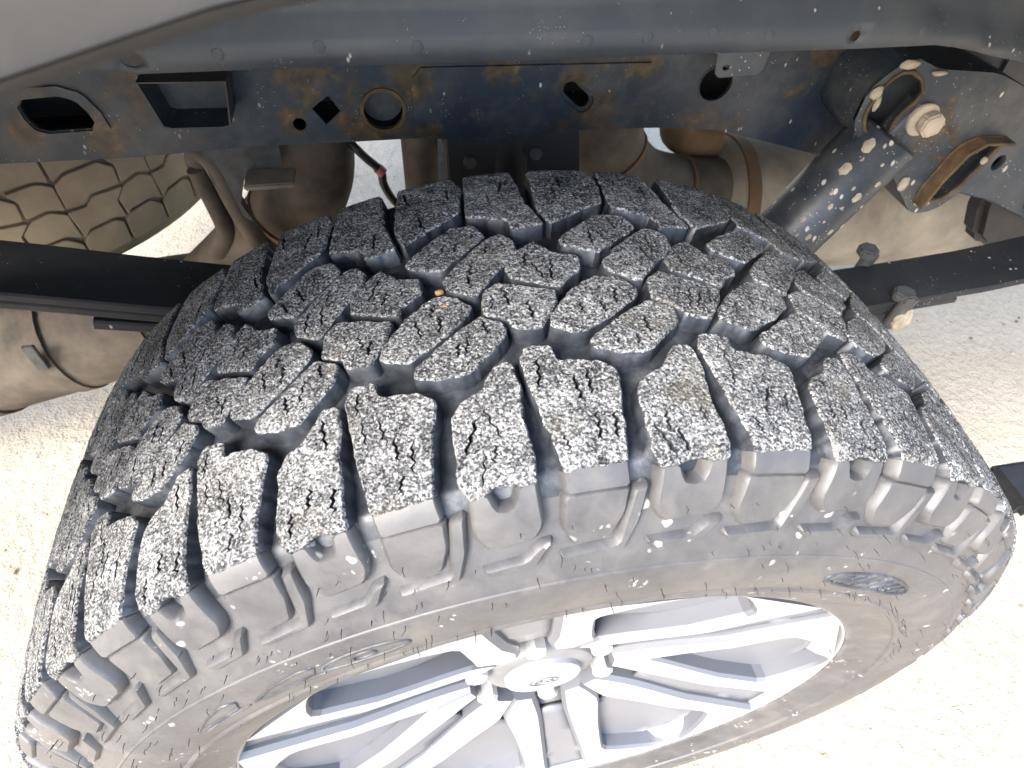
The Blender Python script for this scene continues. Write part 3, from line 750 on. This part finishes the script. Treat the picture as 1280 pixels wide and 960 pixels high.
# bump stop below the rail
bs = thing('bump_stop', 'dark rubber bump stop bracket under the middle of the frame rail', 'bump stop')
prism('bracket_plate', [(-.030, .722), (.104, .722), (.112, .660), (.06, .640), (.01, .640), (-.028, .655)], .325, .331, lambda a, b, h: Vector((a, h, b)), M['blackhole'], bs)
box('side_plate', -.030, -.024, .3315, .372, .655, .724, M['blackhole'], bs, .001); box('side_plate', .100, .106, .3315, .372, .655, .724, M['blackhole'], bs, .001)
tube('rubber_stop', [(.035, .352, .72), (.035, .352, .66), (.035, .352, .61)], [.03, .034, .018], M['black'], bs)
for x, z in ((-.008, .695), (.06, .70)): prism('bolt_head', [(x+.007*math.cos(k*1.047), z+.007*math.sin(k*1.047)) for k in range(6)], .319, .3245, lambda a, b, h: Vector((a, h, b)), M['clip'], bs)

# ------------------------------------------------------------------ shock mount bracket
sb = thing('shock_mount', 'rusty-edged steel shock mount bracket with two open pockets and a tan bolt', 'shock bracket')
def fb(a, b, d): return Vector((a, .236+d, b))
UP = round_corners([(.357, .797), (.373, .808), (.396, .795), (.400, .779), (.386, .768), (.383, .742), (.373, .738), (.352, .757), (.349, .775)], .006)
LO = round_corners([(.4700, .727), (.486, .7375), (.5210, .7355), (.5215, .725), (.500, .674), (.4860, .664), (.462, .667), (.455, .675)], .006)
outl = [(.343, .790), (.357, .806), (.374, .818), (.405, .806), (.47, .800), (.535, .775), (.532, .738), (.510, .672), (.490, .652), (.463, .650), (.407, .708), (.386, .726), (.372, .729), (.343, .755)]
plate('face_plate', round_corners(outl, .006), [UP, LO], fb, .004, M['bracket'], sb)
vs_ = []; fs = []
ol_ = ccw(round_corners(outl, .006)); n = len(ol_)
for a, b in ol_: vs_ += [(a, .2375, b), (a, .2995, b)]
fs = [(i*2, i*2+1, ((i+1) % n)*2+1, ((i+1) % n)*2) for i in range(n)]
mesh('side_wall', vs_, fs, M['bracket'], sb)
plate('pocket_back', offset(ol_, -.002), [], lambda a, b, d: Vector((a, .275+d, b)), .003, M['bracket'], sb)
for lp in (UP, LO):
    q = ccw(lp); pth = [(a, .2352, b) for a, b in resample(q, .006)]; pth = [(a, y+.0006*noise.noise(Vector((a*200, b*200, 3))), b) for a, y, b in pth]
    tube('rusted_edge', pth+[pth[0]], [.0018+.0009*noise.noise(Vector((a*150, b*150, 0))) for a, y, b in pth]+[.0018], M['rust'], sb, 8, False, False)
# the thicker bent flange over the lower pocket
fl = [(.455, .668), (.462, .700), (.473, .728), (.488, .7385), (.522, .7365)]
vs_ = []; fs = []
for a, b in resample(fl, .006)[:-8] if False else fl:
    vs_ += [(a, .236, b), (a+.002, .222, b-.001), (a+.005, .222, b-.004), (a+.005, .236, b-.004)]
for i in range(len(fl)-1):
    for j in range(4): fs.append((i*4+j, i*4+(j+1) % 4, (i+1)*4+(j+1) % 4, (i+1)*4+j))
mesh('bent_flange', vs_, fs, M['rust'], sb)
bl = thing('mount_bolt', 'tan dusty hex bolt with washer on the shock mount bracket', 'bolt')
revolve_pts = None
prism('washer', circle(.411, .761, .0155, 24), .230, .2345, lambda a, b, h: Vector((a, h, b)), M['tanbolt'], bl, .0008)
prism('hex_head', [(.415+.0125*math.cos(R(20)+k*math.pi/3), .760+.0125*math.sin(R(20)+k*math.pi/3)) for k in range(6)], .219, .2298, lambda a, b, h: Vector((a, h, b)), M['tanbolt'], bl, .0018)
# splats of dried mud on the bracket
for i, (x, z, sx, sz, y) in enumerate([(.351, .788, .006, .006, .2345), (.356, .778, .003, .007, .2345), (.4845, .697, .008, .0075, .262), (.468, .664, .0095, .003, .2345), (.432, .690, .006, .008, .2345), (.405, .803, .008, .0025, .2345), (.37, .812, .010, .004, .2345), (.513, .711, .004, .004, .2345)]):
    bm = bmesh.new(); bmesh.ops.create_uvsphere(bm, u_segments=14, v_segments=8, radius=1)
    for v in bm.verts:
        k_ = 1+.3*noise.noise(v.co*1.7+Vector((i*5, 0, 0))); v.co = Vector((v.co.x*sx*k_, v.co.y*.0025, v.co.z*sz*k_))
    me = bpy.data.meshes.new('mud_splat'); bm.to_mesh(me); bm.free(); me.materials.append(M['mud']); me.polygons.foreach_set('use_smooth', [True]*len(me.polygons))
    o = link('mud_splat', me, sb); o.location = (x, y, z)

# ------------------------------------------------------------------ shock absorber
sh = thing('shock_absorber', 'blue-grey shock absorber tube spattered with pale mud, slanting behind the tyre', 'shock absorber')
A_ = Vector((.392, .245, .741)); ax_ = (Vector((.336, .245, .642))-A_).normalized()
tube('dust_tube', [A_-ax_*.002, A_, A_+ax_*.001, A_+ax_*.25], [.031, .0342, .0352, .0352], M['shock'], sh, 36, False)
tube('lower_body', [A_+ax_*.2502, A_+ax_*.40], .027, M['shock'], sh, 28, False)
tube('top_rod', [A_-ax_*.035, A_-ax_*.0025], .012, M['bracket'], sh, 16, False)
def splat_on_tube(t, ang, s):
    e1 = Vector((0, -1, 0)); e2 = ax_.cross(e1); d = (e1*math.cos(ang)+e2*math.sin(ang)).normalized()
    bm = bmesh.new(); bmesh.ops.create_uvsphere(bm, u_segments=12, v_segments=6, radius=1)
    tn = ax_.cross(d)
    for v in bm.verts:
        k_ = 1+.35*noise.noise(v.co*1.9+Vector((t*90, ang, 0))); p = ax_*v.co.x*s*1.25*k_+tn*v.co.z*s*.85*k_+d*v.co.y*.0012; v.co = p
    me = bpy.data.meshes.new('mud_splat'); bm.to_mesh(me); bm.free(); me.materials.append(M['mud'])
    o = link('mud_splat', me, sh); o.location = A_+ax_*t+d*.0353
for t, a, s in ((.015, .95, .006), (.042, .95, .0055), (.035, -.1, .0028), (.055, .1, .0045), (.075, .5, .0026), (.095, -.2, .003), (.10, .8, .0028), (.085, -.5, .0022), (.065, .75, .002), (.11, .3, .0032), (.05, .4, .0018), (.125, -.1, .003), (.02, .3, .0016), (.07, .2, .0017), (.06, -.4, .0016), (.115, .6, .0018), (.09, .3, .0015)): splat_on_tube(t, a, s)

# ------------------------------------------------------------------ leaf spring
ls = thing('leaf_spring', 'black leaf spring pack running behind the tyre with steel clips', 'leaf spring')
def leaf(name, path, y0, y1, th, mat):
    P = dense(path, 6); vs_ = []; fs = []
    for i, (x, z) in enumerate(P):
        a = P[max(i-1, 0)]; b = P[min(i+1, len(P)-1)]; d = Vector((b[0]-a[0], b[1]-a[1])).normalized(); nx, nz = -d.y, d.x
        for yy, h in ((y0+.0015, 0), (y1-.0015, 0), (y1, -.002), (y1, -th+.002), (y1-.0015, -th), (y0+.0015, -th), (y0, -th+.002), (y0, -.002)): vs_.append((x+nx*h, yy, z+nz*h))
    n = 8
    for i in range(len(P)-1):
        for j in range(n): fs.append((i*n+j, i*n+(j+1) % n, (i+1)*n+(j+1) % n, (i+1)*n+j))
    fs += [tuple(range(n)), tuple((len(P)-1)*n+j for j in range(n))]
    return mesh(name, vs_, fs, mat, ls)
top_ = [(-1.05, .80), (-.70, .728), (-.446, .668), (-.31, .632), (-.15, .595), (.05, .560), (.25, .5405), (.40, .535), (.46, .5365), (.58, .5460), (.66, .5560), (.95, .605)]
def lower(d, x0, x1): return [(x, z-d) for x, z in top_ if x0 <= x <= x1]
leaf('main_leaf', top_, .213, .286, .0095, M['spring'])
leaf('second_leaf', lower(.0115, -.75, .60), .2145, .2845, .0095, M['spring'])
leaf('third_leaf', [(-.372, .6205)]+lower(.026, -.32, .45), .216, .283, .0115, M['spring'])
# strap clips round the leaves at the right
def clip(x, z, tilt):
    c = []
    for y in (.205, .290):
        c.append(tube('spring_clip', [(x+.004, y, z+.014), (x, y, z), (x-.004, y, z-.03)], .0085, M['clip'], ls, 8, False))
    box('clip_band', x-.013, x+.009, .2005, .2945, z-.036, z-.0285, M['clip'], ls, .002)
clip(.497, .540, 0)
bm = bmesh.new(); bmesh.ops.create_icosphere(bm, subdivisions=3, radius=1)
for v in bm.verts: k_ = 1+.3*noise.noise(v.co*2); v.co = Vector((v.co.x*.0115*k_+.5, v.co.y*.006*k_+.1985, v.co.z*.016*k_+.522))
me = bpy.data.meshes.new('mud_cake'); bm.to_mesh(me); bm.free(); me.materials.append(M['mud']); link('mud_cake', me, ls)
prism('clip_nut', [(.489+.0135*math.cos(k*math.pi/3), .207+.0135*math.sin(k*math.pi/3)) for k in range(6)], .550, .562, lambda a, b, h: Vector((a, b, h)), M['clip'], ls, .002)
prism('clip_nut', [(.492+.0135*math.cos(k*math.pi/3+.4), .291+.0135*math.sin(k*math.pi/3+.4)) for k in range(6)], .550, .562, lambda a, b, h: Vector((a, b, h)), M['clip'], ls, .002)
box('front_eye', .94, 1.0, .205, .294, .575, .64, M['spring'], ls, .012)
axl = thing('rear_axle', 'dark axle tube running inboard from the wheel under the leaf spring', 'axle')
tube('axle_tube', [(0, .03, AX), (0, .5, AX), (0, 1.7, AX)], .045, M['pipe'], axl, 20, False)
box('spring_seat', -.06, .06, .20, .30, AX+.035, .523, M['blackhole'], axl, .006)

# ------------------------------------------------------------------ spare tyre slung under the bed
sp = thing('spare_tyre', 'dusty tan spare tyre slung flat under the truck bed', 'spare tyre', (-.73, .835, .435))
def sp_rev(name, prof, mat, smooth=40):
    n = len(prof); seg = 96; vs_ = [(r*math.cos(2*math.pi*k/seg), r*math.sin(2*math.pi*k/seg), z) for k in range(seg) for z, r in prof]
    fs = [(k*n+i, k*n+(i+1) % n, ((k+1) % seg)*n+(i+1) % n, ((k+1) % seg)*n+i) for k in range(seg) for i in range(n)]
    return mesh(name, vs_, fs, mat, sp, smooth)
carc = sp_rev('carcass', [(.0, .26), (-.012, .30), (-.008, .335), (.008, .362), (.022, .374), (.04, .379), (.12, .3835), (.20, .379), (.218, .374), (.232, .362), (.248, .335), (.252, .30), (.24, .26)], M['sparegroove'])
sp_rev('rim_disc', [(.10, .02), (.10, .258), (.235, .262), (.235, .25), (.12, .24), (.12, .02)], M['pipe'])
def sp_block(poly, k, npz):
    pz = offset(ccw([(a*2*math.pi/npz*.388, b/1000) for a, b in poly]), .0011); ol = resample(round_corners(pz, .002), .012); tp = offset(ol, -.001); vs_ = []
    n = len(ol)
    def q(a, b, h):
        r = .3878-.0045*((b-.12)/.1)**2+h; th = a/.388; return (r*math.cos(th), r*math.sin(th), b)
    V, T = cdt([tp]); vs_ = [q(a, b, 0) for a, b in V]; fs = [t for t in T if inside((sum(V[i][0] for i in t)/3, sum(V[i][1] for i in t)/3), tp)]
    s0 = len(vs_)
    vs_ += [q(a, b, 0) for a, b in tp]+[q(a, b, -.0015) for a, b in ol]+[q(a, b, -.011) for a, b in ol]
    for rg in range(2):
        fs += [(s0+rg*n+i, s0+rg*n+(i+1) % n, s0+(rg+1)*n+(i+1) % n, s0+(rg+1)*n+i) for i in range(n)]
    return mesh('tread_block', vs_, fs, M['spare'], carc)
NS = 20
SPB = [[(.02, 34), (.47, 34), (.47, 66), (.38, 73), (.12, 72), (.02, 62)], [(.52, 34), (.98, 34), (.98, 60), (.85, 74), (.60, 73), (.52, 66)],
       [(.04, 68), (.12, 78), (.40, 79), (.53, 71), (.50, 98), (.62, 112), (.30, 116), (.20, 106), (.00, 108)], [(.565, 72), (.60, 79), (.87, 80), (1.01, 70), (.985, 106), (.84, 116), (.66, 112), (.54, 98)],
       [(.01, 114), (.19, 112), (.28, 122), (.60, 118), (.62, 140), (.48, 154), (.14, 154), (.02, 146)], [(.64, 118), (.84, 122), (.99, 113), (.99, 146), (.86, 155), (.58, 154), (.66, 141)],
       [(.02, 152), (.13, 160), (.48, 160), (.48, 208), (.02, 208)], [(.52, 160), (.86, 161), (.98, 153), (.98, 208), (.52, 208)]]
for pi_, poly in enumerate(SPB):
    first = sp_block(poly, 0, NS)
    for k in range(1, NS):
        c = first.copy(); COL.objects.link(c); c.rotation_euler = (0, 0, 2*math.pi*k/NS)
# ------------------------------------------------------------------ exhaust, muffler and small hardware
ex = thing('tail_muffler', 'dusty brown banded exhaust resonator below the leaf spring at left', 'exhaust')
tube('can_body', [(-1.4, .52, .16), (-.95, .52, .255), (-.55, .52, .348), (-.36, .52, .395)], [.080, .086, .084, .062], M['pipe'], ex, 32)
for t, rr in ((-.72, .090), (-.585, .0885), (-.46, .080)):
    z = .290+(t+.80)*.24; tube('band', [(t-.010, .52, z-.0024), (t+.010, .52, z+.0024)], rr, M['pipe'], ex, 32, False)
box('strap_tab', -.60, -.585, .428, .434, .36, .405, M['clip'], ex, .001)
e2 = thing('over_axle_pipe', 'wide brown exhaust pipe bending up behind the frame rail at left', 'exhaust pipe')
tube('pipe', [(-.37, .52, .400), (-.29, .515, .47), (-.225, .50, .535), (-.185, .48, .61), (-.178, .48, .70), (-.178, .48, .80)], [.056, .056, .055, .052, .05, .05], M['pipe'], e2, 28)
hg = thing('exhaust_hanger', 'dusty grey hanger bracket with a hooked arm beside the brown pipe', 'hanger')
plate('hanger_plate', [(-.272, .735), (-.205, .735), (-.205, .655), (-.222, .645), (-.250, .640), (-.262, .610), (-.254, .585), (-.268, .595), (-.285, .640), (-.283, .70)], [], lambda a, b, d: Vector((a, .41+d, b)), .006, M['clip'], hg)
box('hanger_shelf', -.245, -.192, .375, .409, .646, .6525, M['muffler'], hg, .0015)
tube('hooked_arm', [(-.300, .43, .655), (-.292, .425, .668), (-.279, .42, .655), (-.270, .42, .60), (-.258, .42, .55), (-.235, .42, .52)], .0115, M['pipe'], hg, 12)
tube('hooked_arm', [(-.302, .43, .645), (-.296, .43, .60), (-.295, .43, .56), (-.315, .43, .53)], .011, M['pipe'], hg, 12)
pp = thing('brake_line_post', 'short tan post with a brake line clip between the rail and the tyre', 'post')
tube('post', [(-.052, .43, .76), (-.052, .43, .66), (-.052, .43, .55)], .0215, M['pipe'], pp, 16)
tube('small_post', [(-.012, .42, .76), (-.013, .42, .67), (-.016, .42, .655)], [.013, .0135, .006], M['pipe_rust'], pp, 14)
tube('brake_line', [(-.031, .40, .74), (-.030, .40, .69), (-.022, .40, .655), (-.008, .40, .625), (0, .40, .58)], .0022, M['clip'], pp, 8)
cb = thing('brake_cable', 'thin black cable with a small pink clip hanging below the frame rail', 'cable')
tube('cable', [(-.20, .55, .70), (-.135, .46, .655), (-.117, .45, .636), (-.101, .45, .617), (-.099, .45, .598), (-.088, .45, .573), (-.06, .45, .54), (0, .45, .50)], .0052, M['cable'], cb, 12)
tube('cable_clip', [(-.104, .449, .6215), (-.0985, .449, .6145)], .0068, M['pink'], cb, 10, False)
e3 = thing('exhaust_elbow', 'tan exhaust elbow curving down behind the frame rail right of centre', 'exhaust elbow')
tube('pipe', [(.215, .58, .74), (.220, .59, .62), (.235, .60, .545), (.290, .60, .482), (.37, .61, .450), (.47, .62, .435)], .062, M['pipe'], e3, 32)
e4 = thing('rust_brown_pipe', 'rust-brown pipe stub crossing above the exhaust elbow', 'pipe')
tube('pipe', [(.37, .66, .68), (.375, .66, .56), (.39, .66, .525), (.45, .66, .515)], .030, M['pipe_rust'], e4, 20)
for par, c, d, rr in ((e2, (-.225, .50, .535), (.5, -.25, .83), .0565), (e2, (-.178, .48, .68), (0, 0, 1), .052), (e3, (.243, .60, .530), (.55, 0, -.83), .0635), (e3, (.37, .61, .450), (.95, .1, -.28), .0635)):
    c = Vector(c); d = Vector(d).normalized(); tube('weld_bead', [c-d*.004, c-d*.002, c+d*.002, c+d*.004], [rr-.001, rr+.0015, rr+.0015, rr-.001], M['pipe_rust'], par, 30, False)
mf = thing('muffler', 'pale dusty muffler body lying lengthwise behind the shock absorber', 'muffler')
tube('can_body', [(.445, .64, .405), (.455, .64, .405), (.47, .64, .403), (.98, .64, .36), (1.0, .64, .357), (1.01, .64, .355)], [.085, .108, .115, .115, .108, .085], M['muffler'], mf, 48, False)
tube('end_band', [(.468, .64, .4032), (.490, .64, .4012)], .1185, M['pipe_rust'], mf, 48, False)
tube('outlet_pipe', [(1.012, .64, .355), (1.6, .64, .33)], .032, M['pipe'], mf, 18, False)
fh = thing('spring_hanger', 'black forged spring hanger at the right edge in front of the axle', 'hanger')
prism('hanger_plate', [(.66, .70), (.80, .68), (.95, .64), (1.0, .58), (.90, .56), (.80, .565), (.74, .57), (.69, .60)], .292, .2965, lambda a, b, h: Vector((a, h, b)), M['black'], fh)
prism('hanger_plate', [(.705, .60), (.80, .62), (.95, .60), (1.0, .50), (.93, .465), (.85, .468), (.757, .484), (.735, .50), (.71, .555)], .36, .40, lambda a, b, h: Vector((a, h, b)), M['black'], fh, .01)
rb = thing('running_board', 'black running board corner at the right edge ahead of the tyre', 'running board')
box('board', .545, 1.9, -.028, .030, .425, .450, M['black'], rb, .006)
box('tread_strip', .60, 1.85, -.018, .02, .4503, .4545, M['black'], rb, .001)
